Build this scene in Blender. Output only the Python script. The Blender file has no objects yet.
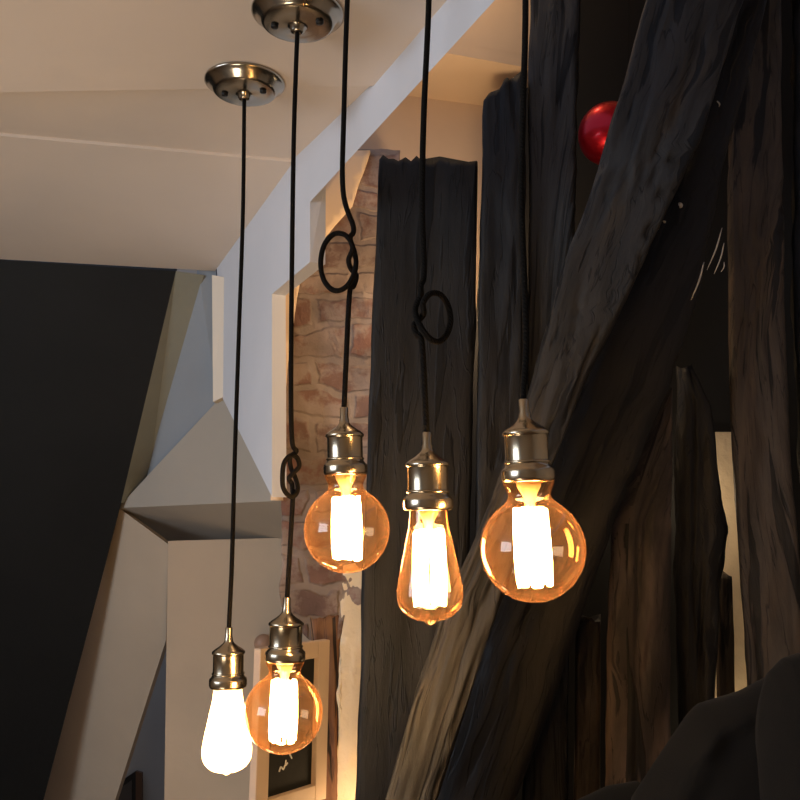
import bpy, bmesh, math, random
from mathutils import Vector, Matrix, noise
C = bpy.context.scene.collection
S = bpy.context.scene
rnd = random.Random(7)

# ------------------------------------------------------------------ camera
EYE = Vector((0, 0, 1.5))
F = 900.0
PITCH, ROLL = math.radians(8.0), math.radians(0.8)
cam = bpy.data.objects.new('camera', bpy.data.cameras.new('camera')); C.objects.link(cam)
cam.data.sensor_width = 36; cam.data.lens = 36 * F / 800
cam.data.clip_start = 0.02
RM = Matrix.Rotation(math.radians(90) + PITCH, 3, 'X') @ Matrix.Rotation(ROLL, 3, 'Z')
cam.matrix_world = Matrix.Translation(EYE) @ RM.to_4x4()
S.camera = cam

# ------------------------------------------------------------------ world, light, exposure
S.view_settings.view_transform = 'Standard'; S.view_settings.look = 'None'
S.view_settings.gamma = 1; S.view_settings.use_curve_mapping = False
S.view_settings.exposure = 0.0
S.cycles.use_denoising = True
S.cycles.max_bounces = 10; S.cycles.transparent_max_bounces = 16
S.cycles.sample_clamp_indirect = 4.0
W = bpy.data.worlds.new('sky'); S.world = W; W.use_nodes = True
W.node_tree.nodes['Background'].inputs[0].default_value = (0.55, 0.68, 1.0, 1)
W.node_tree.nodes['Background'].inputs[1].default_value = 0.6

def area(name, loc, target, size, power, col, sy=None):
    l = bpy.data.lights.new(name, 'AREA'); l.energy = power; l.color = col
    l.shape = 'RECTANGLE'; l.size = size; l.size_y = sy or size
    o = bpy.data.objects.new(name, l); C.objects.link(o); o.location = loc
    o.rotation_euler = (Vector(target) - Vector(loc)).to_track_quat('-Z', 'Y').to_euler()
    return o
def lamp(name, loc, power, col, r=0.05):
    l = bpy.data.lights.new(name, 'POINT'); l.energy = power; l.color = col; l.shadow_soft_size = r
    o = bpy.data.objects.new(name, l); C.objects.link(o); o.location = loc
    return o
area('window_daylight', (-2.85, -0.35, 1.75), (-0.1, 1.3, 1.8), 1.5, 50, (0.76, 0.86, 1.0), 1.1)
ul = area('ceiling_fill', (-0.8, 0.2, 0.4), (-0.65, 1.2, 2.19), 0.5, 2.5, (1.0, 0.80, 0.60), 0.4); ul.data.spread = 1.5  # added fill aimed upward to brighten the ceiling, no actual fitting
lamp('far_face_fill', (0.12, 1.68, 2.86), 1.6, (1.0, .68, .38), .05)  # unseen fill added above to brighten the hanging ochre face
lamp('plaster_low_fill', (0.725, 1.845, .90), 2.0, (1.0, .75, .45), .03)  # added fill, out of view, brightens the cream plaster strip from below
lamp('plaster_high_fill', (0.585, 1.87, 1.56), .55, (1.0, .75, .48), .03)  # hidden point fill added for the upper cream plaster strip
lamp('brick_side_fill', (-0.052, 1.84, 0.92), 1.0, (1.0, .62, .30), .03)  # fill added behind the post to brighten plaster under the bricks
lamp('far_room_fill', (0.15, 1.84, 1.98), 5.0, (1.0, 0.66, 0.36), 0.06)  # added fill, hidden by the timbers, warms the far room wall and soffit
lamp('hall_fill', (-0.45, 1.95, 0.45), 3.0, (1.0, 0.74, 0.48), 0.08)  # fill added below view for hall wall, cheek and hip soffit

# ------------------------------------------------------------------ geometry helpers
def ray(px, py):
    return (RM @ Vector(((px - 400) / F, (400 - py) / F, -1))).normalized()
def U(px, py, Y):
    d = ray(px, py); return EYE + d * (Y / d.y)
def UZ(px, py, z):
    d = ray(px, py); return EYE + d * ((z - EYE.z) / d.z)
def UP(px, py, p0, n):
    d = ray(px, py); return EYE + d * ((p0 - EYE).dot(n) / d.dot(n))

def tag(o, label=None, cat=None, group=None, kind=None):
    if label: o['label'] = label
    if cat: o['category'] = cat
    if group: o['group'] = group
    if kind: o['kind'] = kind
    return o
def link(name, bm, mat, parent=None, smooth=True, recalc=True):
    if recalc: bmesh.ops.recalc_face_normals(bm, faces=bm.faces)
    me = bpy.data.meshes.new(name); bm.to_mesh(me); bm.free()
    for p in me.polygons: p.use_smooth = smooth
    if mat: me.materials.append(mat)
    o = bpy.data.objects.new(name, me); C.objects.link(o)
    if parent: o.parent = parent
    return o
def empty(name, loc):
    o = bpy.data.objects.new(name, None); C.objects.link(o); o.location = loc; o.empty_display_size = .05
    return o
def bevel(o, w, seg=2):
    m = o.modifiers.new('bevel', 'BEVEL'); m.width = w; m.segments = seg; m.limit_method = 'ANGLE'
    return o
def prism(pts, thick, bm=None):
    """closed slab: polygon pts extruded by vector thick"""
    bm = bm or bmesh.new()
    a = [bm.verts.new(p) for p in pts]; b = [bm.verts.new(Vector(p) + thick) for p in pts]
    bm.faces.new(a); bm.faces.new(b[::-1]); n = len(a)
    for i in range(n): bm.faces.new([a[i], b[i], b[(i+1) % n], a[(i+1) % n]])
    return bm
def box(lo, hi, bm=None):
    lo, hi = Vector(lo), Vector(hi)
    return prism([(lo.x, lo.y, lo.z), (hi.x, lo.y, lo.z), (hi.x, hi.y, lo.z), (lo.x, hi.y, lo.z)], Vector((0, 0, hi.z - lo.z)), bm)
def lathe(prof, n=48, bm=None, at=Vector((0, 0, 0))):
    """prof: list of (r, z), revolved about z"""
    bm = bm or bmesh.new(); rings = []
    for r, z in prof:
        if r < 1e-6: rings.append([bm.verts.new(at + Vector((0, 0, z)))])
        else: rings.append([bm.verts.new(at + Vector((r*math.cos(2*math.pi*k/n), r*math.sin(2*math.pi*k/n), z))) for k in range(n)])
    for a, b in zip(rings, rings[1:]):
        for k in range(n):
            k2 = (k+1) % n
            if len(a) == 1 and len(b) == 1: continue
            if len(a) == 1: bm.faces.new([a[0], b[k], b[k2]])
            elif len(b) == 1: bm.faces.new([a[k], b[0], a[k2]])
            else: bm.faces.new([a[k], b[k], b[k2], a[k2]])
    return bm
def crom(P, per=8):
    P = [Vector(p) for p in P]; Q = [P[0]*2-P[1]] + P + [P[-1]*2-P[-2]]; out = []
    for i in range(1, len(Q)-2):
        for k in range(per):
            t = k/per; a, b, c, d = Q[i-1:i+3]
            out.append(.5*((2*b)+(c-a)*t+(2*a-5*b+4*c-d)*t*t+(3*b-a-3*c+d)*t**3))
    out.append(P[-1]); return out
def tube(path, r, n=10, bm=None, closed=False, taper=None):
    bm = bm or bmesh.new(); path = [Vector(p) for p in path]; rings = []; m = len(path)
    up = None
    for i, p in enumerate(path):
        if closed: t = (path[(i+1) % m] - path[i-1]).normalized()
        else: t = (path[min(i+1, m-1)] - path[max(i-1, 0)]).normalized()
        if up is None: up = Vector((0, 1, 0)) if abs(t.y) < .8 else Vector((1, 0, 0))
        x = up.cross(t).normalized(); y = t.cross(x).normalized(); up = y
        rr = r * (taper[i] if taper else 1)
        rings.append([bm.verts.new(p + rr*(x*math.cos(2*math.pi*k/n) + y*math.sin(2*math.pi*k/n))) for k in range(n)])
    pairs = list(zip(rings, rings[1:])) + ([(rings[-1], rings[0])] if closed else [])
    for a, b in pairs:
        for k in range(n): bm.faces.new([a[k], a[(k+1) % n], b[(k+1) % n], b[k]])
    if not closed: bm.faces.new(rings[0][::-1]); bm.faces.new(rings[-1])
    return bm
def lerp_list(L, t):
    """L = [(t, value)...]"""
    for (a, va), (b, vb) in zip(L, L[1:]):
        if t <= b: return va + (vb - va) * ((t - a) / (b - a))
    return L[-1][1]
def fr(x, y, z, s=0): return noise.fractal(Vector((x + s*7.3, y + s*3.1, z - s*5.7)), .9, 2.1, 4)

# ------------------------------------------------------------------ materials
def M(name, base=(.5, .5, .5), rough=.5, metal=0.0, **k):
    m = bpy.data.materials.new(name); m.use_nodes = True; b = m.node_tree.nodes['Principled BSDF']
    b.inputs['Base Color'].default_value = (*base, 1); b.inputs['Roughness'].default_value = rough
    b.inputs['Metallic'].default_value = metal
    for kk, v in k.items(): b.inputs[kk.replace('_', ' ')].default_value = v
    return m
def nn(m, t, **k):
    n = m.node_tree.nodes.new(t)
    for a, v in k.items():
        if a in n.inputs: n.inputs[a].default_value = v
        else: setattr(n, a, v)
    return n
def lk(m, a, b): m.node_tree.links.new(a, b)
def ramp(m, fac, stops):
    r = nn(m, 'ShaderNodeValToRGB'); e = r.color_ramp.elements
    while len(e) < len(stops): e.new(.5)
    for el, (p, c) in zip(e, stops): el.position = p; el.color = (*c, 1)
    lk(m, fac, r.inputs[0]); return r
def bumpn(m, h, strength, dist=.01, prev=None):
    b = nn(m, 'ShaderNodeBump'); b.inputs['Strength'].default_value = strength; b.inputs['Distance'].default_value = dist
    lk(m, h, b.inputs['Height'])
    if prev: lk(m, prev.outputs[0], b.inputs['Normal'])
    return b
def plaster(name, c, var=.06, bump=.15, rough=.85):
    m = M(name, c, rough); b = m.node_tree.nodes['Principled BSDF']
    tc = nn(m, 'ShaderNodeTexCoord')
    n1 = nn(m, 'ShaderNodeTexNoise'); n1.inputs['Scale'].default_value = 3.0; n1.inputs['Detail'].default_value = 5
    lk(m, tc.outputs['Object'], n1.inputs['Vector'])
    r = ramp(m, n1.outputs[0], [(.3, tuple(x*(1-var) for x in c)), (.7, tuple(min(1, x*(1+var)) for x in c))])
    lk(m, r.outputs[0], b.inputs['Base Color'])
    n2 = nn(m, 'ShaderNodeTexNoise'); n2.inputs['Scale'].default_value = 22; n2.inputs['Detail'].default_value = 8
    lk(m, tc.outputs['Object'], n2.inputs['Vector'])
    lk(m, bumpn(m, n2.outputs[0], bump, .01).outputs[0], b.inputs['Normal'])
    return m
def wood(name, dark, mid, worn, wear=.62, rough=.6, bump=.3, spec=.35):
    """old adzed timber; UV = metres round / metres along"""
    m = M(name, mid, rough); b = m.node_tree.nodes['Principled BSDF']
    b.inputs['Specular IOR Level'].default_value = spec
    uv = nn(m, 'ShaderNodeTexCoord')
    mp = nn(m, 'ShaderNodeMapping'); mp.inputs['Scale'].default_value = (45, 7, 1); lk(m, uv.outputs['UV'], mp.inputs[0])
    g = nn(m, 'ShaderNodeTexNoise'); g.inputs['Scale'].default_value = 1; g.inputs['Detail'].default_value = 8; g.inputs['Roughness'].default_value = .65
    g.inputs['Distortion'].default_value = .6
    lk(m, mp.outputs[0], g.inputs['Vector'])
    mp2 = nn(m, 'ShaderNodeMapping'); mp2.inputs['Scale'].default_value = (14, 3, 1); mp2.inputs['Location'].default_value = (3, 8, 0)
    lk(m, uv.outputs['UV'], mp2.inputs[0])
    p = nn(m, 'ShaderNodeTexNoise'); p.inputs['Scale'].default_value = 1; p.inputs['Detail'].default_value = 6
    lk(m, mp2.outputs[0], p.inputs['Vector'])
    r1 = ramp(m, g.outputs[0], [(.25, dark), (.55, mid)])
    r2 = ramp(m, p.outputs[0], [(wear-.09, (0, 0, 0)), (wear+.09, (1, 1, 1))])
    mx = nn(m, 'ShaderNodeMix', data_type='RGBA'); lk(m, r2.outputs[0], mx.inputs['Factor'])
    lk(m, r1.outputs[0], mx.inputs['A']); mx.inputs['B'].default_value = (*worn, 1)
    lk(m, mx.outputs['Result'], b.inputs['Base Color'])
    mp3 = nn(m, 'ShaderNodeMapping'); mp3.inputs['Scale'].default_value = (26, 2.6, 1); mp3.inputs['Location'].default_value = (1, 5, 0)
    lk(m, uv.outputs['UV'], mp3.inputs[0])
    q = nn(m, 'ShaderNodeTexNoise'); q.inputs['Scale'].default_value = 1; q.inputs['Detail'].default_value = 4; q.inputs['Distortion'].default_value = .4
    lk(m, mp3.outputs[0], q.inputs['Vector'])
    r3 = ramp(m, q.outputs[0], [(.405, (.10, .10, .10)), (.43, (1, 1, 1)), (.535, (1, 1, 1)), (.545, (.15, .15, .15)), (.556, (1, 1, 1))])
    m3 = nn(m, 'ShaderNodeMix', data_type='RGBA', blend_type='MULTIPLY'); m3.inputs['Factor'].default_value = 1
    lk(m, mx.outputs['Result'], m3.inputs['A']); lk(m, r3.outputs[0], m3.inputs['B']); lk(m, m3.outputs['Result'], b.inputs['Base Color'])
    b0 = bumpn(m, r3.outputs[0], bump, .008)
    b1 = bumpn(m, g.outputs[0], bump, .006, b0)
    b2 = bumpn(m, p.outputs[0], bump, .012, b1)
    lk(m, b2.outputs[0], b.inputs['Normal'])
    return m
def emis(name, col, s):
    m = bpy.data.materials.new(name); m.use_nodes = True; nt = m.node_tree; nt.nodes.clear()
    e = nt.nodes.new('ShaderNodeEmission'); e.inputs[0].default_value = (*col, 1); e.inputs[1].default_value = s
    o = nt.nodes.new('ShaderNodeOutputMaterial'); nt.links.new(e.outputs[0], o.inputs[0]); return m
def bulb_glass(name, tint, haze, hazecol):
    """thin tinted glass: transparent + fresnel gloss + a little scattering in the coating"""
    m = bpy.data.materials.new(name); m.use_nodes = True; nt = m.node_tree; nt.nodes.clear()
    N = nt.nodes.new; L = nt.links.new
    tr = N('ShaderNodeBsdfTransparent')
    lw = N('ShaderNodeLayerWeight'); lw.inputs['Blend'].default_value = .45
    cr = N('ShaderNodeValToRGB'); L(lw.outputs['Facing'], cr.inputs[0])
    cr.color_ramp.elements[0].position = .15; cr.color_ramp.elements[0].color = (*[t**.8 for t in tint], 1)
    cr.color_ramp.elements[1].position = .95; cr.color_ramp.elements[1].color = (*[t**2.6 for t in tint], 1)
    L(cr.outputs[0], tr.inputs[0])
    tl = N('ShaderNodeBsdfTranslucent'); tl.inputs[0].default_value = (*hazecol, 1)
    df = N('ShaderNodeBsdfDiffuse'); df.inputs[0].default_value = (*hazecol, 1)
    md = N('ShaderNodeMixShader'); md.inputs[0].default_value = .4; L(tl.outputs[0], md.inputs[1]); L(df.outputs[0], md.inputs[2])
    mh = N('ShaderNodeMixShader')
    mp_ = N('ShaderNodeMath'); mp_.operation = 'POWER'; L(lw.outputs['Facing'], mp_.inputs[0]); mp_.inputs[1].default_value = 2.5
    ma = N('ShaderNodeMath'); ma.operation = 'MULTIPLY_ADD'; L(mp_.outputs[0], ma.inputs[0])
    ma.inputs[1].default_value = min(.5, haze * 6); ma.inputs[2].default_value = haze; ma.use_clamp = True
    L(ma.outputs[0], mh.inputs[0]); L(tr.outputs[0], mh.inputs[1]); L(md.outputs[0], mh.inputs[2])
    gl = N('ShaderNodeBsdfGlossy'); gl.inputs['Roughness'].default_value = .03; gl.inputs[0].default_value = (1, .95, .88, 1)
    f5 = N('ShaderNodeMath'); f5.operation = 'POWER'; L(lw.outputs['Facing'], f5.inputs[0]); f5.inputs[1].default_value = 4
    fz = N('ShaderNodeMath'); fz.operation = 'MULTIPLY_ADD'; L(f5.outputs[0], fz.inputs[0]); fz.inputs[1].default_value = .55; fz.inputs[2].default_value = .05
    mg = N('ShaderNodeMixShader'); L(fz.outputs[0], mg.inputs[0]); L(mh.outputs[0], mg.inputs[1]); L(gl.outputs[0], mg.inputs[2])
    o = N('ShaderNodeOutputMaterial'); L(mg.outputs[0], o.inputs[0]); return m

m_ceil = plaster('ceiling_paint', (.74, .66, .58), .03, .08)
m_blue = plaster('pale_wall_paint', (.66, .67, .70), .04, .12)
m_hall = plaster('hall_wall_paint', (.58, .465, .34), .07, .12)
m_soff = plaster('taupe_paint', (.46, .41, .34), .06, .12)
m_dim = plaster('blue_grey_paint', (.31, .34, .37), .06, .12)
m_far = plaster('grey_far_paint', (.52, .50, .45), .06, .12)
m_green = plaster('green_grey_paint', (.30, .30, .24), .15, .3)
m_trim = plaster('cream_trim_paint', (.80, .72, .60), .03, .08)
m_peach = plaster('ochre_wall_paint', (.78, .60, .42), .04, .1)
m_rough = plaster('lime_plaster', (.80, .66, .46), .25, .8)
m_dark = plaster('black_board_paint', (.006, .0065, .006), .3, .3, .85)
m_shade = M('near_black_gap_shade', (.008, .008, .008), .9)  # near-black colour stands in for shade in the timber gaps
m_floor = plaster('floor_paint', (.14, .09, .055), .2, .2, .6)
m_black = wood('black_stained_timber', (.004, .004, .004), (.010, .010, .010), (.018, .018, .017), .60)
m_pitch = wood('pitch_black_timber', (.002, .002, .002), (.0055, .005, .005), (.012, .011, .010), .62)
m_post3 = wood('charcoal_timber', (.012, .012, .012), (.024, .024, .023), (.032, .031, .029), .62)
m_brace = wood('worn_black_timber', (.009, .009, .008), (.028, .026, .023), (.055, .045, .033), .62)
m_umber = wood('umber_timber', (.008, .007, .006), (.028, .021, .017), (.13, .095, .075), .57)
m_tan = wood('bare_tan_timber', (.018, .015, .012), (.050, .039, .030), (.085, .060, .042), .60)
m_red = wood('red_brown_timber', (.07, .03, .015), (.19, .085, .04), (.26, .14, .07), .6)
m_brass = M('antique_brass', (.50, .42, .30), .22, 1)
m_canopy = M('brushed_bronze', (.42, .38, .31), .20, 1)
m_scr = M('dark_screw', (.03, .03, .03), .4, .8)
m_amber = bulb_glass('amber_bulb_glass', (1.0, .80, .56), .011, (1.0, .52, .27))
m_clear = bulb_glass('straw_bulb_glass', (1.0, .90, .72), .42, (1.0, .80, .50))
m_fil = emis('glowing_filament', (1.0, .66, .30), 85)
m_fil_hot = emis('bright_filament', (1.0, .72, .38), 170)
m_support = M('filament_support', (.9, .55, .25), .3, .2)
m_cord = M('black_fabric_cord', (.005, .0045, .004), .9, Specular_IOR_Level=.15)
_b = m_cord.node_tree.nodes['Principled BSDF']; _t = nn(m_cord, 'ShaderNodeTexCoord')
_w = nn(m_cord, 'ShaderNodeTexWave'); _w.inputs['Scale'].default_value = 160; _w.inputs['Distortion'].default_value = 2; _w.bands_direction = 'DIAGONAL'
lk(m_cord, _t.outputs['Object'], _w.inputs['Vector']); lk(m_cord, bumpn(m_cord, _w.outputs['Fac'], .5, .001).outputs[0], _b.inputs['Normal'])

def brick_mat():
    m = M('old_brick_with_lime', (.4, .2, .15), .9); b = m.node_tree.nodes['Principled BSDF']
    tc = nn(m, 'ShaderNodeTexCoord')
    n = nn(m, 'ShaderNodeTexNoise'); n.inputs['Scale'].default_value = 6; n.inputs['Detail'].default_value = 4
    lk(m, tc.outputs['UV'], n.inputs['Vector'])
    va = nn(m, 'ShaderNodeVectorMath', operation='SCALE'); va.inputs['Scale'].default_value = .10
    lk(m, n.outputs['Color'], va.inputs[0])
    vb = nn(m, 'ShaderNodeVectorMath', operation='ADD'); lk(m, tc.outputs['UV'], vb.inputs[0]); lk(m, va.outputs[0], vb.inputs[1])
    br = nn(m, 'ShaderNodeTexBrick'); br.inputs['Scale'].default_value = 1.0
    br.inputs['Brick Width'].default_value = .17; br.inputs['Row Height'].default_value = .068
    br.inputs['Mortar Size'].default_value = .011; br.inputs['Mortar Smooth'].default_value = .5
    br.inputs['Color1'].default_value = (.30, .165, .125, 1); br.inputs['Color2'].default_value = (.20, .14, .12, 1)
    br.inputs['Mortar'].default_value = (.34, .29, .25, 1); br.inputs['Bias'].default_value = -.1
    lk(m, vb.outputs[0], br.inputs['Vector'])
    s = nn(m, 'ShaderNodeTexNoise'); s.inputs['Scale'].default_value = 11; s.inputs['Detail'].default_value = 9; s.inputs['Roughness'].default_value = .68
    lk(m, tc.outputs['UV'], s.inputs['Vector'])
    r = ramp(m, s.outputs[0], [(.44, (0, 0, 0)), (.53, (.9, .9, .9))])
    mx = nn(m, 'ShaderNodeMix', data_type='RGBA'); lk(m, r.outputs[0], mx.inputs['Factor'])
    lk(m, br.outputs[0], mx.inputs['A']); mx.inputs['B'].default_value = (.38, .32, .28, 1)
    s2 = nn(m, 'ShaderNodeTexNoise'); s2.inputs['Scale'].default_value = 5; s2.inputs['Detail'].default_value = 6
    lk(m, tc.outputs['UV'], s2.inputs['Vector'])
    r2 = ramp(m, s2.outputs[0], [(.40, (.55, .50, .48)), (.62, (1.05, 1, 1))])
    m2 = nn(m, 'ShaderNodeMix', data_type='RGBA', blend_type='MULTIPLY'); m2.inputs['Factor'].default_value = 1
    lk(m, mx.outputs['Result'], m2.inputs['A']); lk(m, r2.outputs[0], m2.inputs['B'])
    lk(m, m2.outputs['Result'], b.inputs['Base Color'])
    inv = nn(m, 'ShaderNodeMath', operation='SUBTRACT'); inv.inputs[0].default_value = 1; lk(m, br.outputs['Fac'], inv.inputs[1])
    b1 = bumpn(m, inv.outputs[0], .6, .01); b2 = bumpn(m, s.outputs[0], .7, .012, b1)
    lk(m, b2.outputs[0], b.inputs['Normal']); return m
m_brick = brick_mat()

# ------------------------------------------------------------------ room shell
H = 2.19                                    # ceiling height (0.69 above the eye)
A0 = UZ(430, 20, H); A1 = UZ(215, 271, H)   # line where the ceiling meets the pale beam wall
dA = (A1 - A0).normalized(); nA = Vector((dA.y, -dA.x, 0))     # points right, away from the room
def onA(px, py): return UP(px, py, A0, nA)
def along(y): return A0 + dA * ((y - A0.y) / dA.y)
def st(o): return tag(o, kind='structure')

st(link('floor', box((-3.1, -2.1, -.06), (2.6, 4.6, 0)), m_floor, smooth=False))
far = UZ(-40, 257, H); 
# ceiling: boards of slightly different pitch left of the beam
rear = along(-2.0)
L1a, L1b = UZ(-40, 93, H), UZ(250, 88, H)
L2a, L2b = UZ(-40, 152, H), UZ(262, 178, H)
def lineX(a, b, X):
    t = (X - a.x) / (b.x - a.x); return a + (b - a) * t
def isectA(a, b):
    d = b - a; t = (A0 - a).dot(nA) / d.dot(nA); return a + d * t
k1L, k1R = lineX(L1a, L1b, -3.0), isectA(L1a, L1b)
k2L, k2R = lineX(L2a, L2b, -3.0), isectA(L2a, L2b)
k3L, k3R = lineX(far, A1, -3.0), A1.copy()
up = Vector((0, 0, .08))
bm = prism([Vector((-3.0, -2.0, H)), rear, k1R, k1L], up)
dz = Vector((0, 0, .045)); st3 = Vector((0, 0, .006))
prism([k1L + st3, k1R + st3, k2R + dz, k2L + dz], up, bm)
prism([k2L + dz - st3, k2R + dz - st3, k3R, k3L], up, bm)
st(link('ceiling', bm, m_ceil, smooth=False))
st(link('wall_rear', box((-3.1, -2.1, 0), (1.7, -2.0, 2.4)), m_hall, smooth=False))
bm = bmesh.new()      # left wall with a window opening
box((-3.1, -2.0, 0), (-3.0, 4.5, 1.15), bm); box((-3.1, -2.0, 2.35), (-3.0, 4.5, 2.5), bm)
box((-3.1, -2.0, 1.15), (-3.0, -1.1, 2.35), bm); box((-3.1, .4, 1.15), (-3.0, 4.5, 2.35), bm)
st(link('wall_left', bm, m_hall, smooth=False))
st(link('wall_right', box((1.6, -2.0, 0), (1.7, 4.5, 2.8)), m_hall, smooth=False))
st(link('wall_back', box((-3.1, 4.5, 0), (1.7, 4.6, 2.8)), m_hall, smooth=False))

# pale beam and wall, one continuous face
Bq = onA(495, 0); Bp = onA(310, 202)
dB = (Bq - Bp); t = (-2.0 - Bp.y) / dB.y; Brear = Bp + dB * t
pts = [along(-2.0), A1 + Vector((0, 0, .07)), onA(222, 397), onA(272, 497), onA(272, 294), onA(310, 262), Bp]
zb = max(Brear.z, Bp.z)
Brear.z = Bp.z + dB.z * t
pts.append(Brear)
pts[0] = Vector((pts[0].x, pts[0].y, max(H + .07, Brear.z + .1)))
thick = nA * .03
bm = bmesh.new()
fa = [bm.verts.new(p) for p in pts]
off = [nA*.06, nA*.03, nA*.03, nA*.03, nA*.03, nA*.03, nA*.03 + Vector((0, 0, .05)), nA*.06 + Vector((0, 0, .09))]
fb = [bm.verts.new(p + o) for p, o in zip(pts, off)]
for t in ((0, 1, 6), (0, 6, 7), (1, 2, 4), (2, 3, 4), (1, 4, 6), (4, 5, 6)):
    bm.faces.new([fa[k] for k in t]); bm.faces.new([fb[k] for k in t[::-1]])
for i in range(len(fa)):
    j = (i+1) % len(fa); bm.faces.new([fa[i], fb[i], fb[j], fa[j]])
st(link('wall_beam', bm, m_blue, smooth=False))
# vertical cream trim at the wall's far end
tp, tq = onA(224, 277), onA(223, 397)
tl, tm = U(212, 275, tp.y + .02), U(213, 402, tq.y + .02)
st(link('trim_1', prism([tp, tq, tm, tl], Vector((.004, .03, 0))), m_trim, smooth=False))

# dark sloping panel on the left and its green-grey edge
SL = math.radians(60)
p0 = A1.copy(); p0.z = H
e = (lineX(far, A1, -2.0) - A1).normalized()
hn = Vector((e.y, -e.x, 0)); hn = hn if hn.y > 0 else -hn
down = (hn * math.cos(SL) - Vector((0, 0, 1)) * math.sin(SL)).normalized()
nS = e.cross(down).normalized()
def onS(px, py): return UP(px, py, p0, nS)
a, b_, c_ = onS(176, 271), onS(121, 503), onS(30, 850)
d_ = onS(-700, 850); e_ = onS(-700, 215)
e_ = e_; 
st(link('wall_slope', prism([a, b_, c_, d_, e_], -nS * .05 if nS.y < 0 else nS * .05), m_dark, smooth=False))
q1, q2 = onS(176, 271), onS(121, 503)
r1, r2 = U(204, 275, q1.y + .03), U(150, 470, q2.y + .02)
st(link('trim_2', prism([q1, q2, r2, r1], Vector((.01, .05, 0))), m_green, smooth=False))

# blue-grey upper wall of the recess
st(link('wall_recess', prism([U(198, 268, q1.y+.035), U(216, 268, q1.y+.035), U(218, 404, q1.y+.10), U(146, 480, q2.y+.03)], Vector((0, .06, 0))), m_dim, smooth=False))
# taupe hipped soffit
ap = onA(222, 398) ; rt = onA(273, 498)
h0, h1, h2 = U(222, 396, 2.47), U(273, 499, 2.30), U(118, 508, q2.y + .04)
hN = (h1-h0).cross(h2-h0).normalized()
bk = hN if hN.y > 0 else -hN
bm = prism([h0, h1, UP(300, 500, h0, hN), h2, UP(150, 473, h0, hN)], bk*.04)
h3 = UP(300, 500, h0, hN); h4 = U(300, 540, 2.64)
hM = (h4-h3).cross(h2-h3).normalized(); bk2 = hM if hM.y > 0 else -hM
prism([h2, h3, h4, UP(166, 545, h3, hM)], bk2*.04, bm)
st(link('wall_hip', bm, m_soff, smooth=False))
# sloping cheek, blue far wall, beige hall wall
k0, k1, k2_ = U(108, 500, q2.y + .06), U(168, 544, 2.70), U(60, 900, onS(60, 900).y + .12)
kN = (k1-k0).cross(k2_-k0).normalized()
st(link('wall_cheek', prism([k0, k1] + [UP(x, y, k0, kN) for x, y in ((166, 640), (112, 810), (50, 1000), (-40, 1000))], Vector((0, .05, 0))), m_hall, smooth=False))
st(link('wall_far', prism([U(60, 520, 4.2), U(240, 520, 4.2), U(240, 1050, 4.2), U(60, 1050, 4.2)], Vector((0, .06, 0))), m_far, smooth=False))
st(link('wall_hall', prism([U(168, 541, 2.68), U(420, 534, 2.68), U(420, 1100, 2.68), U(160, 1100, 2.68)], Vector((0, .06, 0))), m_hall, smooth=False))

# far room seen over the beam: hanging face, soffit, wall, ceiling
zs = EYE.z + 1.07
f1, f2 = UZ(430, 50, zs), UZ(540, 70, zs); g1, g2 = UZ(395, 94, zs), UZ(500, 108, zs)
dx = (f2 - f1).normalized(); fl = lambda p, d: p + d * ((A0 + nA * .10 - p).dot(nA) / d.dot(nA)); f0 = fl(f1, dx); f3 = f1 + dx * 1.4
dg = (g2 - g1).normalized(); g0 = fl(g1, dg); g3 = g1 + dg * 1.4
zu = Vector((0, 0, .029))
st(link('wall_far_room', prism([f0 + zu, f3 + zu, f3 + Vector((0, 0, .41)), f0 + Vector((0, 0, .41))], Vector((0, .05, 0)),
   prism([g0, g3, g3 - Vector((0, 0, 2.5)), g0 - Vector((0, 0, 2.5))], Vector((0, .05, 0)),
   prism([f0, f3, g3, g0], Vector((0, 0, .03))))), m_peach, smooth=False))
st(link('ceiling_far_room', prism([along(-2.0) + Vector((0, 0, .8)), along(3.2) + Vector((0, 0, .8)), Vector((1.6, 3.2, H + .8)), Vector((1.6, -2, H + .8))], Vector((0, 0, .06))), m_peach, smooth=False))

# ------------------------------------------------------------------ brick pier and what is under it
def face_uv(bm, ux, uy):
    uvl = bm.loops.layers.uv.new('UVMap')
    for f in bm.faces:
        for l in f.loops: l[uvl].uv = (l.vert.co.dot(ux), l.vert.co.dot(uy))
def patch(pts, thick, mat, name, amp=0, step=.02, seed=0):
    """irregular masonry slab: grid-filled polygon, front face roughened"""
    bm = prism(pts, thick)
    if amp:
        bmesh.ops.triangulate(bm, faces=bm.faces)
        for _ in range(6):
            es = [e for e in bm.edges if e.calc_length() > step]
            if not es: break
            bmesh.ops.subdivide_edges(bm, edges=es, cuts=1)
            bmesh.ops.triangulate(bm, faces=bm.faces)
        for v in bm.verts:
            k = v.co * 14
            v.co += Vector((fr(k.x, k.y, k.z, seed) * amp, -abs(fr(k.x, k.y, k.z, seed+2)) * amp, fr(k.x, k.y, k.z, seed+5) * amp * .6))
    face_uv(bm, Vector((1, .25, 0)), Vector((0, 0, 1)))
    return bm
YP = 1.93
br = [U(284, 284, YP), U(309, 262, YP), U(314, 226, YP), U(345, 200, YP), U(352, 150, YP), U(400, 150, YP), U(400, 620, YP), U(345, 612, YP), U(338, 640, YP), U(310, 640, YP), U(281, 606, YP)]
st(link('wall_brick', patch(br, Vector((0, .16, 0)), m_brick, '', .006, .02, 1), m_brick))
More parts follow.
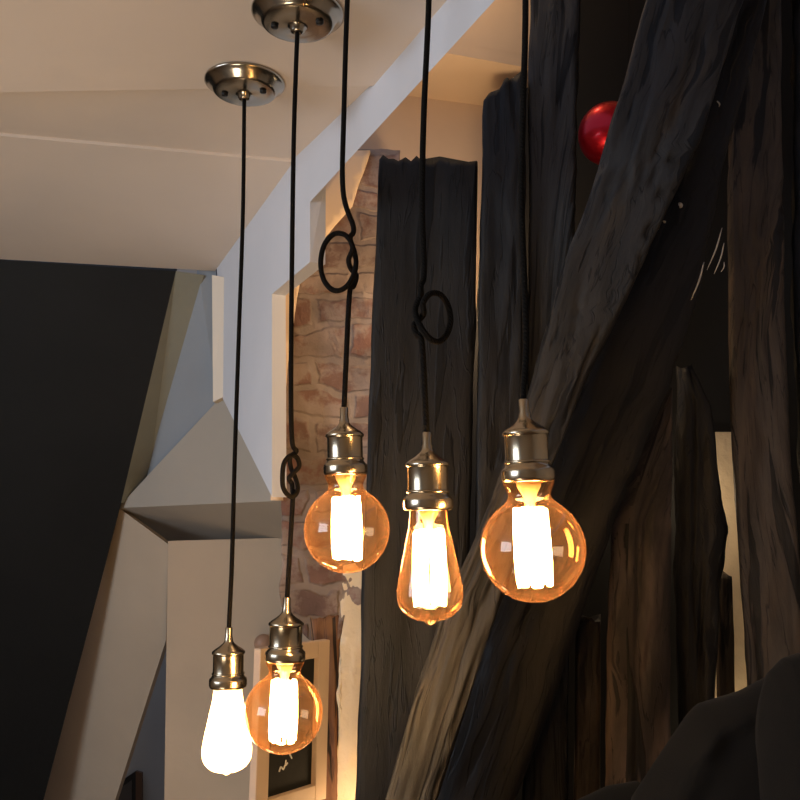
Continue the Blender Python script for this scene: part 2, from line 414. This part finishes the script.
# plaster margin along the bricks
pl = [U(270, 290, YP-.015), U(311, 258, YP-.015), U(311, 196, YP-.015), U(350, 150, YP-.015), U(370, 150, YP-.015), U(352, 205, YP-.01), U(325, 236, YP-.01), U(313, 266, YP-.01), U(285, 292, YP-.01), U(283, 500, YP-.01), U(270, 500, YP-.015)]
st(link('trim_3', patch(pl, Vector((0, .02, 0)), m_rough, '', .003, .03, 4), m_peach))
stt = [U(342, 565, 1.93), U(365, 560, 1.93), U(365, 860, 1.93), U(338, 860, 1.93), U(336, 780, 1.93), U(340, 740, 1.93), U(336, 700, 1.93), U(341, 640, 1.93)]
st(link('trim_4', patch(stt, Vector((0, .1, 0)), m_rough, '', .006, .02, 8), m_rough))

# ------------------------------------------------------------------ timbers
def timber(name, label, cat, Lp, Rp, Y, depth, mat, seed=0, amp=.004, zt=None, zb=None, group=None, dshift=0.0, rd=.007, parent=None, crack=.0, edge=.6, yaw=None):
    """Lp, Rp: matching outlines of the left and right arris; Y: distance of each pair; grown to real section."""
    n = len(Lp)
    Ys = Y if isinstance(Y, (list, tuple)) else [Y]*n
    xm = sum(p[0] for p in list(Lp)+list(Rp)) / (2*n); tn = yaw if yaw is not None else (xm-400)/F*.9
    hw = sum(abs(b[0]-a[0]) for a, b in zip(Lp, Rp))/n * Ys[0]/F / 2
    Lw = [U(p[0], p[1], y + hw*tn) for p, y in zip(Lp, Ys)]; Rw = [U(p[0], p[1], y - hw*tn) for p, y in zip(Rp, Ys)]
    dshift = tn
    def ext(A, i, j, z):
        d = A[i] - A[j]; return A[i] + d * ((z - A[i].z) / d.z)
    if zt is not None: a, b = ext(Lw, 0, 1, zt), ext(Rw, 0, 1, zt); Lw.insert(0, a); Rw.insert(0, b)
    if zb is not None: a, b = ext(Lw, -1, -2, zb), ext(Rw, -1, -2, zb); Lw.append(a); Rw.append(b)
    cl = [0]
    for i in range(1, len(Lw)):
        cl.append(cl[-1] + ((Lw[i]+Rw[i])/2 - (Lw[i-1]+Rw[i-1])/2).length)
    T = cl[-1]; N = max(8, int(T / .011))
    TL = list(zip(cl, Lw)); TR = list(zip(cl, Rw))
    w0 = (Rw[0]-Lw[0]).length
    # section: (s across 0..1, q in metres back)
    sec = []; m = 16; k = 8
    rs = min(.3, rd / max(.02, w0))
    for i in range(m+1): sec.append((rs + (1-2*rs)*i/m, 0.0))
    sec += [(1-rs*.3, rd*.3)]
    for i in range(k+1): sec.append((1.0, rd + (depth-2*rd)*i/k))
    for i in range(m//2+1): sec.append((1-rs-(1-2*rs)*i/(m//2), depth))
    for i in range(k+1): sec.append((0.0, depth-rd-(depth-2*rd)*i/k))
    sec += [(rs*.3, rd*.3)]
    bm = bmesh.new(); uvl = bm.loops.layers.uv.new('UVMap'); rings = []; info = {}
    for r in range(N+1):
        s = T*r/N; L = lerp_list(TL, s); R = lerp_list(TR, s); wv = R-L; wl = wv.length; D = Vector((dshift, 1, 0)).normalized()
        c = L + wv*.5 + D*depth*.5; ring = []; uacc = 0; prev = None
        for (a, q) in sec:
            p = L + wv*a + D*q
            o = (p - c); on = Vector((o.x, o.y, 0)).normalized()
            big = noise.noise(Vector((a*2.2+seed*3.7, q*9, s*2.6+seed)))
            med = fr(a*wl*26, q*26, s*5.0, seed)
            fac = noise.noise(Vector((a*5+seed, q*20+3, s*11)))
            dd = big*amp*.7 + med*amp*.9 + fac*amp*.5
            if crack:
                cc = noise.noise(Vector((a*wl*38+seed*5, q*30, s*2.3+9)))
                dd -= crack * max(0, .12-abs(cc))/.12 * max(0, min(1, (noise.noise(Vector((a*3, seed*2.0, s*1.7)))+.25)*2.2))
            p = p + on*dd + wv.normalized() * (amp*.6*noise.noise(Vector((seed*9.1+a, 4, s*9)))) * edge
            v = bm.verts.new(p)
            if zt is None and r < 3: v.co.z += .016 * (3-r)/3 * noise.fractal(Vector((a*wl*45, q*30, seed*3.0)), 1, 2, 3)
            if prev is not None: uacc += (p-prev).length
            prev = p; info[v] = (uacc, s); ring.append(v)
        rings.append(ring)
    K = len(sec)
    for a, b in zip(rings, rings[1:]):
        for i in range(K):
            j = (i+1) % K; f = bm.faces.new([a[i], a[j], b[j], b[i]])
            for l in f.loops:
                u, v = info[l.vert]
                if j == 0 and l.vert in (a[0], b[0]): u = info[a[K-1]][0] + .02
                l[uvl].uv = (u + seed*.37, v + seed*1.3)
    for rg in (rings[0][::-1], rings[-1]):
        f = bm.faces.new(rg)
        for l in f.loops: l[uvl].uv = (l.vert.co.x, l.vert.co.y)
    o = link(name, bm, mat, parent)
    if label: tag(o, label, cat, group)
    return o

timber('timber_post', 'black squared timber post with cut-off top beside the brick pier', 'wooden post',
       [(379, 158), (366, 480), (355, 800)], [(478, 163), (472, 480), (464, 800)], 1.68, .10, m_black, 1, .003, zb=0.0)
timber('timber_post', 'narrow black timber post with ragged stepped top, left of the tall charcoal post', 'wooden post',
       [(483, 98), (482, 160), (479, 300), (476, 480), (470, 800)],
       [(524, 70), (525, 160), (523, 300), (520, 480), (514, 800)], 1.66, .10, m_black, 2, .004, zb=0.0)
timber('timber_post', 'tall charcoal timber post rising out of the picture left of the red bauble', 'wooden post',
       [(530, 0), (529, 200), (526, 480), (522, 800)], [(579, 0), (575, 120), (573, 240), (570, 480), (566, 800)], 1.69, .10, m_post3, 3, .004, zt=2.95, zb=0.0)
timber('timber_post', 'umber flat-faced timber post with streaky bare patches, standing under the dark brace', 'wooden post',
       [(668, 392), (640, 450), (612, 520), (607, 640), (606, 800)],
       [(673, 388), (672, 450), (671, 520), (671, 640), (674, 800)], 1.65, .06, m_umber, 4, .004, zb=0.0, crack=.004, yaw=.26)
timber('timber_post', 'black knotty timber post with rounded bulging side, left of the cream plaster strip', 'wooden post',
       [(677, 368), (678, 410), (677, 460), (677, 530), (677, 580), (680, 800)],
       [(692, 366), (711, 405), (716, 460), (729, 530), (719, 580), (714, 800)], 1.72, .08, m_black, 14, .007, zb=0.0, crack=.012, yaw=.28)
timber('timber_lath', 'narrow brown timber lath beside the cream plaster strip above the coat', 'wooden lath',
       [(716, 578), (718, 700), (720, 800)], [(732, 574), (735, 700), (739, 800)], 1.86, .03, m_tan, 15, .002, zb=0.0, rd=.004, yaw=.3)
timber('timber_post', 'dim brown timber post low between the two braces and the umber post', 'wooden post',
       [(576, 620), (574, 800)], [(601, 620), (600, 800)], 1.72, .09, m_umber, 16, .003, zb=0.0, yaw=.2)
timber('timber_post', 'broad charcoal to brown timber post on the right, behind the black coat', 'wooden post',
       [(735, 0), (727, 180), (730, 400), (738, 540), (747, 650), (754, 800)],
       [(782, 0), (783, 160), (784, 300), (792, 480), (806, 650), (812, 800)], 1.68, .11, m_tan, 5, .004, zt=2.95, zb=0.0, crack=.006)
timber('timber_post', 'rough black timber post cut off by the right edge of the picture', 'wooden post',
       [(792, 0), (794, 300), (803, 480), (816, 800)], [(880, 0), (880, 300), (885, 480), (890, 800)], 1.72, .10, m_black, 6, .010, zt=2.95, zb=0.0, crack=.012)
timber('timber_post', 'short red-brown timber stub below the brick pier beside the blackboard', 'wooden post',
       [(310, 618), (314, 700), (318, 800)], [(341, 616), (338, 700), (338, 800)], 1.925, .1, m_red, 7, .003, zb=0.0, rd=.008)
timber('timber_brace', 'long black diagonal brace in front with worn tan lower end, partly covering the red bauble', 'wooden brace',
       [(645, 0), (600, 165), (570, 250), (530, 380), (488, 500), (442, 610), (413, 700), (387, 800)],
       [(744, 0), (700, 140), (655, 235), (585, 380), (538, 500), (497, 610), (467, 700), (436, 800)],
       [1.45, 1.445, 1.44, 1.43, 1.42, 1.41, 1.40, 1.39], .09, m_brace, 8, .005, zt=2.95, zb=0.35, crack=.012)
b2 = timber('timber_brace', 'pitch-black diagonal brace behind and right of the worn front brace', 'wooden brace',
       [(700, 0), (655, 165), (600, 290), (560, 382), (500, 540), (460, 640), (430, 725), (405, 800)],
       [(769, 0), (724, 165), (700, 290), (668, 392), (617, 512), (580, 620), (547, 722), (517, 800)],
       1.57, .03, m_pitch, 9, .004, zt=2.95, zb=0.3, crack=.01, rd=.01)
# near-black backing added as the shade between the timbers, stops stray light, cream plaster in the narrow gap
st(link('wall_gap_shade', prism([U(490, 110, 1.98), U(540, 80, 1.98), U(540, -250, 1.98), U(1000, -250, 1.98), U(1000, 1300, 1.98), U(385, 1300, 1.98), U(400, 430, 1.98), U(470, 420, 1.98)], Vector((0, .03, 0))), m_shade, smooth=False))
st(link('wall_plaster', prism([U(708, 432, 1.965), U(775, 432, 1.965), U(775, 900, 1.965), U(708, 900, 1.965)], Vector((0, .015, 0))), m_rough, smooth=False))

# splinters and plaster crumbs caught on the dark brace
m_chip = M('pale_splinter', (.5, .46, .38), .7)
for (x0, y0, x1, y1, r, nm) in [(722, 228, 707, 270, .0013, 's'), (704, 262, 691, 300, .0016, 's'), (724, 243, 714, 274, .0012, 's'), (724, 262, 721, 272, .001, 's'),
                                (679, 203, 680, 208, .0035, 'c'), (663, 199, 664, 201, .002, 'c'), (663, 221, 664, 223, .002, 'c'), (656, 228, 657, 230, .0015, 'c'),
                                (717, 101, 719, 107, .0015, 'c'), (571, 196, 575, 203, .004, 'c')]:
    par = b2
    Yc = 1.535 if nm == 's' else 1.54
    if x0 == 571: continue
    P = [U(x0, y0, Yc), U((x0+x1)/2 + 1.5, (y0+y1)/2, Yc - .003), U(x1, y1, Yc)]
    o = link('splinter' if nm == 's' else 'plaster_crumb', tube(crom(P, 4), r, 6, taper=[.4, .8, 1, 1.1, 1, .9, .8, .6, .3]), m_chip, par)

# ------------------------------------------------------------------ pendant lights
CORD_R = .0031
def pendant(label, top, bottom, knot, shape, hot=False, via=(), tilt=0.0):
    """top: point on ceiling; bottom: stem tip of the lamp holder; all in metres"""
    root = empty('pendant_light', bottom); tag(root, label, 'pendant light', 'bare bulb pendant lights hanging on black cords')
    inv = -bottom
    # canopy
    can = link('ceiling_canopy', lathe([(0, 0), (.060, 0), (.0625, -.002), (.0625, -.0045), (.060, -.006), (.055, -.010), (.0495, -.0175), (.0475, -.0195), (.0445, -.0205), (.030, -.0215), (.014, -.0225), (.0105, -.0235), (.0095, -.030), (.006, -.0325), (.0045, -.033), (0, -.033)], 64), m_canopy, root)
    can.location = top + inv
    for sgn in (-1, 1):
        bm = lathe([(0, 0), (.0052, 0), (.0052, -.0035), (.004, -.0045), (0, -.0045)], 16)
        s = link('canopy_screw', bm, m_scr, can); s.location = (sgn*.031, -.014*sgn*.4 - .006, -.021)
    # cord
    pts = [top + Vector((0, 0, -.028))] + list(via) + list(knot) + [bottom + Vector((0, 0, -.004))]
    c = link('cord', tube([p + inv for p in crom(pts, 8)], CORD_R, 10), m_cord, root)
    # lamp holder
    hold = link('lamp_holder', lathe([(0, .001), (.0038, .001), (.0046, 0), (.0046, -.011), (.0054, -.013), (.0056, -.0165), (.0075, -.0195), (.0125, -.0235), (.0175, -.0265), (.0200, -.0285),
        (.0216, -.0300), (.0218, -.0325), (.0206, -.0335), (.0200, -.0345), (.0200, -.0575), (.0205, -.060), (.0222, -.0625), (.0243, -.0645), (.0247, -.0665), (.0247, -.0725), (.0236, -.0755), (.0215, -.0765), (.0195, -.0755), (.0190, -.070), (.0185, -.052), (0, -.051)], 56), m_brass, root)
    bm = lathe([(.0202, 0), (.0214, -.0008), (.0214, -.0022), (.0202, -.003)], 48); link('holder_ring', bm, m_brass, hold).location = (0, 0, -.0565)
    # bulb
    if shape == 'globe':
        R = .0475; zc = -.1365
        prof = [(.0235, -.0745), (.0232, -.078), (.0205, -.0835), (.0192, -.0875), (.0205, -.0925)]
        a0 = math.asin(.0245/R)
        for i in range(0, 33):
            a = a0 + (math.pi - a0)*i/32; prof.append((max(0, R*math.sin(a)), zc + R*math.cos(a)))
        f_top, f_bot, fr_, n_f = -.1005, -.1680, .0150, 14
    else:
        prof = [(.0188, -.0745), (.0190, -.082), (.0197, -.090), (.0220, -.102), (.0252, -.117), (.0284, -.132), (.0308, -.1445), (.0320, -.1545), (.0317, -.1615), (.0293, -.1685), (.0245, -.1745), (.0180, -.1785), (.0115, -.1805), (.0065, -.1815), (.0042, -.1835), (.0022, -.185), (0, -.1855)]
        P = crom([(r, z, 0) for r, z in prof], 4); prof = [(max(0, p.x), p.y) for p in P]; prof[-1] = (0, prof[-1][1])
        f_top, f_bot, fr_, n_f = -.0960, -.1660, .0145, 14
    bulb = link('bulb', lathe(prof, 56), m_clear if hot else m_amber, root)
    if not hot: bulb['label'] = 'amber tinted glass bulb'
    # inner glass stem and support
    link('bulb_stem', lathe([(0, -.070), (.010, -.070), (.010, -.078), (.0055, -.086), (.0038, -.094), (.0048, -.098), (0, -.100)] if shape != 'globe' else
                       [(0, -.072), (.012, -.072), (.011, -.080), (.0065, -.088), (.0045, -.097), (.006, -.101), (0, -.103)], 20), m_support, bulb)
    bm = bmesh.new(); rr = random.Random(len(label))
    for k in range(n_f):
        a = 2*math.pi*k/n_f; a2 = a + math.pi/n_f; ca, sa = math.cos(a), math.sin(a)
        t1 = f_top + rr.uniform(-.0015, .002); t2 = f_bot + rr.uniform(-.002, .0015)
        P = [Vector((fr_*.93*ca, fr_*.93*sa, t1)), Vector((fr_*ca, fr_*sa, t1*.66+t2*.34)), Vector((fr_*ca*1.03, fr_*sa*1.03, t1*.33+t2*.67)), Vector((fr_*.96*ca, fr_*.96*sa, t2))]
        tube(P, .0019, 6, bm)
        z = t1 if k % 2 else t2
        tube([Vector((fr_*.95*ca, fr_*.95*sa, z)), Vector((fr_*.95*math.cos(a+2*math.pi/n_f), fr_*.95*math.sin(a+2*math.pi/n_f), z))], .0012, 5, bm)
    link('filament', bm, m_fil_hot if hot else m_fil, bulb)
    for o in (hold, bulb): o.rotation_euler = (0, -math.radians(tilt), 0)
    return root

def on_ceiling(px, Yc):
    # point of the ceiling above a cord seen leaving the picture at column px
    d = ray(px, 0); t = Yc / d.y; p = EYE + d*t; p.z = H; return p
def loop(c, w, h, yaw, dy=.006, turns=1):
    """overhand loop of cord: enters at top, goes round once, leaves at the bottom; c centre, w,h half sizes"""
    cy, sy = math.cos(yaw), math.sin(yaw); out = []
    def P(u, v, d): return c + Vector((u*cy - d*sy, u*sy + d*cy, v))
    # main strand comes down the right side, circles left and crosses itself
    seq = [(.85*w, 1.25*h, -dy*.3), (.70*w, .95*h, dy), (.98*w, .45*h, dy*1.2), (1.05*w, 0, dy*.2), (.82*w, -.55*h, -dy), (.35*w, -.92*h, -dy*1.1), (-.25*w, -.97*h, -dy*.6),
           (-.80*w, -.60*h, 0), (-1.0*w, 0, 0), (-.80*w, .62*h, 0), (-.25*w, .97*h, -dy*.6), (.40*w, .90*h, -dy*1.2), (.80*w, .50*h, -dy*1.2), (.62*w, .15*h, 0), (.78*w, -.10*h, dy*1.3), (1.10*w, -.35*h, dy), (.95*w, -.75*h, dy*.5), (.70*w, -1.15*h, 0)]
    for u, v, d in seq: out.append(P(u, v, d))
    return out

Y1, Y2, Y3, Y4, Y5 = 1.22, 1.135, 1.01, .885, .826
c1 = UZ(245, 81, H); c2 = UZ(298, 11, H)
pendant('farthest left pendant with pear-shaped bulb glowing white, lowest of the row', c1, U(229, 628, Y1), [], 'pear', True,
        via=[U(243, 210, 1.30), U(239, 330, 1.275), U(235, 450, 1.25), U(232, 560, 1.23), U(229.5, 615, 1.222)], tilt=1.3)
k2 = loop(U(289, 476, 1.135), .014, .026, math.radians(62), .006)
pendant('second pendant from the left, amber globe bulb overlapping the white glowing one', c2, U(287, 598, Y2), k2, 'globe',
        via=[U(294, 130, 1.13), U(292, 260, 1.133), U(291, 380, 1.135), U(292, 440, 1.135)])
k3 = loop(U(338, 263, 1.01), .0200, .0345, math.radians(8), .006)
pendant('middle pendant with amber globe bulb before the brick pier, cord tied in loop', on_ceiling(349, .98), U(344, 408, Y3), k3, 'globe',
        via=[U(347, 10, 1.01), U(344, 110, 1.01), U(343, 190, 1.01)], tilt=2.6)
k4 = loop(U(434, 318, .885), .018, .025, math.radians(-20), .005)
k4 = [Vector((2*U(434, 318, .885).x - p.x, p.y, p.z)) for p in k4]
pendant('pendant with amber pear-shaped bulb against the black timber post', on_ceiling(430, .888), U(427, 433, Y4), k4, 'pear',
        via=[U(428.5, 10, .885), U(424, 110, .885), U(422, 200, .885), U(424, 270, .885)], tilt=1.6)
pendant('nearest right pendant with largest-looking amber globe bulb in front of the diagonal brace', on_ceiling(526, .785), U(523.5, 400, Y5), [], 'globe',
        via=[U(525.5, 10, .826), U(523, 110, .826), U(521.5, 200, .826), U(525, 300, .826), U(526, 350, .826), U(523.5, 388, .826)], tilt=3.2)

# ------------------------------------------------------------------ red bauble
m_redb = M('satin_red', (.50, .006, .016), .34, .8, Coat_Weight=.2)
bc = U(610, 134, 1.61); R = 31 * (bc - EYE).length / F * .95
t = empty('bauble', bc); tag(t, 'shiny red Christmas bauble wedged in the dark gap behind the diagonal brace', 'bauble')
bm = bmesh.new(); bmesh.ops.create_uvsphere(bm, u_segments=48, v_segments=32, radius=R); link('ball', bm, m_redb, t)
cp = link('bauble_cap', lathe([(0, .012), (.008, .012), (.009, .010), (.009, 0), (0, 0)], 20), M('gold_cap', (.6, .45, .2), .3, 1), t)
cp.rotation_euler = (0, math.radians(32), 0); cp.location = (math.sin(math.radians(32))*(R-.002), 0, math.cos(math.radians(32))*(R-.002))
link('hanging_thread', tube(crom([Vector((.034, 0, .064)), Vector((.04, .0, .2)), Vector((.06, 0, 1.25))], 5), .0006, 5), m_cord, t)

# ------------------------------------------------------------------ blackboard
YL, YR = 1.71, 1.86
def bq(x, y):     # point on the board plane
    t = (x - 252) / 70; return U(x, y, YL + (YR - YL)*t)
bb = empty('blackboard', bq(287, 808)); org = bb.location.copy()
tag(bb, 'tall narrow blackboard with pale wooden frame hanging below the bricks', 'blackboard')
nrm = (bq(322, 700) - bq(252, 700)).cross(Vector((0, 0, 1))).normalized(); nrm = nrm if nrm.y < 0 else -nrm
zt, zb = bq(252, 648).z, bq(322, 797).z
def col(x): p = bq(x, 700); return Vector((p.x, p.y, 0))
xL, xR = col(252), col(322)
eR = (xR - xL).normalized(); wB = (xR - xL).length
def BP(u, z, d=0): return xL + eR*u + Vector((0, 0, z)) + nrm*d - org
fw = .032
m_frame = plaster('pale_frame_wood', (.62, .47, .35), .15, .2, .6)
zl = zt - .02
for (u0, u1, z0, z1) in ((0, fw, zb, zt), (wB-fw, wB, zb, zt), (fw, wB-fw, zt-fw, zt), (fw, wB-fw, zb, zb+fw)):
    o = link('board_frame', prism([BP(u0, z0), BP(u1, z0), BP(u1, z1), BP(u0, z1)], nrm*.018), m_frame, bb, smooth=False); bevel(o, .002)
link('board_panel', prism([BP(fw-.003, zb+fw-.003, .002), BP(wB-fw+.003, zb+fw-.003, .002), BP(wB-fw+.003, zt-fw+.003, .002), BP(fw-.003, zt-fw+.003, .002)], nrm*.004), m_dark, bb, smooth=False)
m_chalk = M('chalk', (.75, .75, .7), .9)
bm = bmesh.new()
q = BP(.055, zb+.078, .0065)
def cs(u, z): return BP(u, z, .0068)
for st_ in ([(.046, .066), (.050, .074), (.056, .068), (.060, .075)], [(.062, .084), (.061, .074), (.066, .078)], [(.070, .094), (.076, .084)]):
    tube(crom([cs(u*1.1 + .018, zb + z + .006) for u, z in st_], 3), .0016, 5, bm)
link('chalk_writing', bm, m_chalk, bb)

# small round wall knob beside the board, behind the second holder
m_knob = M('brown_knob', (.42, .25, .16), .5)
kb = lathe([(0, 0), (.022, 0), (.026, -.006), (.027, -.014), (.022, -.024), (.012, -.030), (0, -.032)], 32)
for v in kb.verts: v.co = Matrix.Rotation(math.radians(-90), 3, 'X') @ v.co
ko = link('wall_knob', kb, m_knob); ko.location = U(264, 643, 2.675)
for v in ko.data.vertices: v.co.y = -abs(v.co.y)
tag(ko, 'round brown knob on the beige wall, half hidden by the second lamp holder', 'knob')

# small framed picture low on the blue-grey far wall
pf = empty('picture_frame', U(130, 800, 4.17)); tag(pf, 'small dark framed picture low at the left on the blue-grey wall', 'picture'); org2 = pf.location.copy()
m_pf = M('dark_frame', (.02, .018, .016), .4); m_pb = M('brown_frame_side', (.14, .07, .035), .5)
def PQ(x, y, d=0): return U(x, y, 4.18) - org2 + Vector((0, -d, 0))
link('frame', prism([PQ(113, 786), PQ(137, 770), PQ(137, 860), PQ(113, 870)], Vector((0, -.02, 0))), m_pf, pf, smooth=False)
link('frame_side', prism([PQ(137, 770), PQ(143, 772), PQ(143, 858), PQ(137, 860)], Vector((0, -.02, 0))), m_pb, pf, smooth=False)
link('picture', prism([PQ(117, 790, .02), PQ(133, 779, .02), PQ(133, 850, .02), PQ(117, 860, .02)], Vector((0, -.002, 0))), M('picture_print', (.10, .085, .07), .3), pf, smooth=False)

# ------------------------------------------------------------------ black coat, lower right
m_coat = M('black_wool', (.0032, .0042, .0056), .95, Sheen_Weight=.04, Specular_IOR_Level=.2, Sheen_Roughness=.5)
b = m_coat.node_tree.nodes['Principled BSDF']; tcn = nn(m_coat, 'ShaderNodeTexCoord')
ns = nn(m_coat, 'ShaderNodeTexNoise'); ns.inputs['Scale'].default_value = 380; lk(m_coat, tcn.outputs['Object'], ns.inputs['Vector'])
lk(m_coat, bumpn(m_coat, ns.outputs[0], .4, .001).outputs[0], b.inputs['Normal'])
def lump(outline, Yc, dfront, dback, zbot, seed, amp, nx=70, nz=60, pw=.55, folds=()):
    """soft hanging cloth body: outline of its upper edge, rounded front and back, closed below"""
    top = [U(x, y, Yc) for x, y in outline]; x0, x1 = top[0].x, top[-1].x
    TP = [(p.x, p.z) for p in top]
    bm = bmesh.new(); sides = []
    for sgn, dd in ((-1, dfront), (1, dback)):
        g = []
        for i in range(nx+1):
            X = x0 + (x1-x0)*i/nx; zt_ = lerp_list(TP, X); col_ = []
            ex = (1 - abs(2*i/nx-1)**4) ** .5 if 0 < i < nx else 0.0
            for j in range(nz+1):
                w = (j/nz)**1.5; z = zt_ + (zbot - zt_)*w
                h = zt_ - z
                bulge = (1 - math.exp(-h/.05)) ** pw * ex
                y = Yc + sgn*dd*bulge
                if j and 0 < i < nx:
                    y += sgn*amp*(noise.noise(Vector((X*9+seed, z*5, seed))) + .5*noise.noise(Vector((X*24-z*14, z*9, seed+4))))*min(1, h/.04)
                    for (ax, az, bx, bz, wd, ht) in folds:
                        vx, vz = bx-ax, bz-az; L2 = vx*vx+vz*vz; tt = max(0, min(1, ((X-ax)*vx+(z-az)*vz)/L2))
                        ds = math.hypot(X-ax-vx*tt, z-az-vz*tt)
                        if sgn < 0: y -= ht*math.exp(-(ds/wd)**2)*min(1, h/.03)
                col_.append(Vector((X, y, z)))
            g.append(col_)
        sides.append(g)
    vf = [[bm.verts.new(p) for p in c] for c in sides[0]]
    vb = [[(vf[i][j] if (j == 0 or i in (0, nx)) else bm.verts.new(p)) for j, p in enumerate(c)] for i, c in enumerate(sides[1])]
    for g in (vf, vb):
        for i in range(nx):
            for j in range(nz):
                vs = [g[i][j], g[i+1][j], g[i+1][j+1], g[i][j+1]]
                u = []
                for v in vs:
                    if v not in u: u.append(v)
                if len(u) > 2:
                    try: bm.faces.new(u)
                    except ValueError: pass
    for i in range(nx):
        vs = [vf[i][nz], vf[i+1][nz], vb[i+1][nz], vb[i][nz]]; u = []
        for v in vs:
            if v not in u: u.append(v)
        if len(u) > 2: bm.faces.new(u)
    return bm
def fold(x0, y0, x1, y1, w, h, Yc=1.3):
    a, b = U(x0, y0, Yc), U(x1, y1, Yc); return (a.x, a.z, b.x, b.z, w, h)
coat = empty('coat', Vector((U(760, 800, 1.36).x, 1.36, .55)))
tag(coat, 'black coat with a raised hood hanging in the lower right corner', 'coat')
body = link('coat_body', lump([(624, 850), (630, 800), (660, 757), (690, 714), (699, 704), (741, 691), (768, 677), (800, 668), (850, 680), (930, 720), (980, 850)], 1.36, .10, .07, .60, 3, .012,
     folds=[fold(655, 772, 740, 715, .018, .022), (fold(640, 830, 700, 760, .03, .012)), fold(700, 800, 720, 740, .03, -.015)]), m_coat, coat)
hood = link('hood', lump([(758, 730), (762, 695), (770, 672), (784, 658), (800, 653), (840, 656), (890, 690), (910, 760)], 1.27, .075, .06, 1.02, 11, .010,
     folds=[fold(790, 800, 800, 730, .03, .02)]), m_coat, coat)
slv = link('sleeve', lump([(566, 850), (578, 800), (608, 786), (638, 781), (670, 800), (700, 850)], 1.45, .06, .05, .60, 17, .008), m_coat, coat)
for o in (body, hood, slv):
    for v in o.data.vertices: v.co -= coat.location
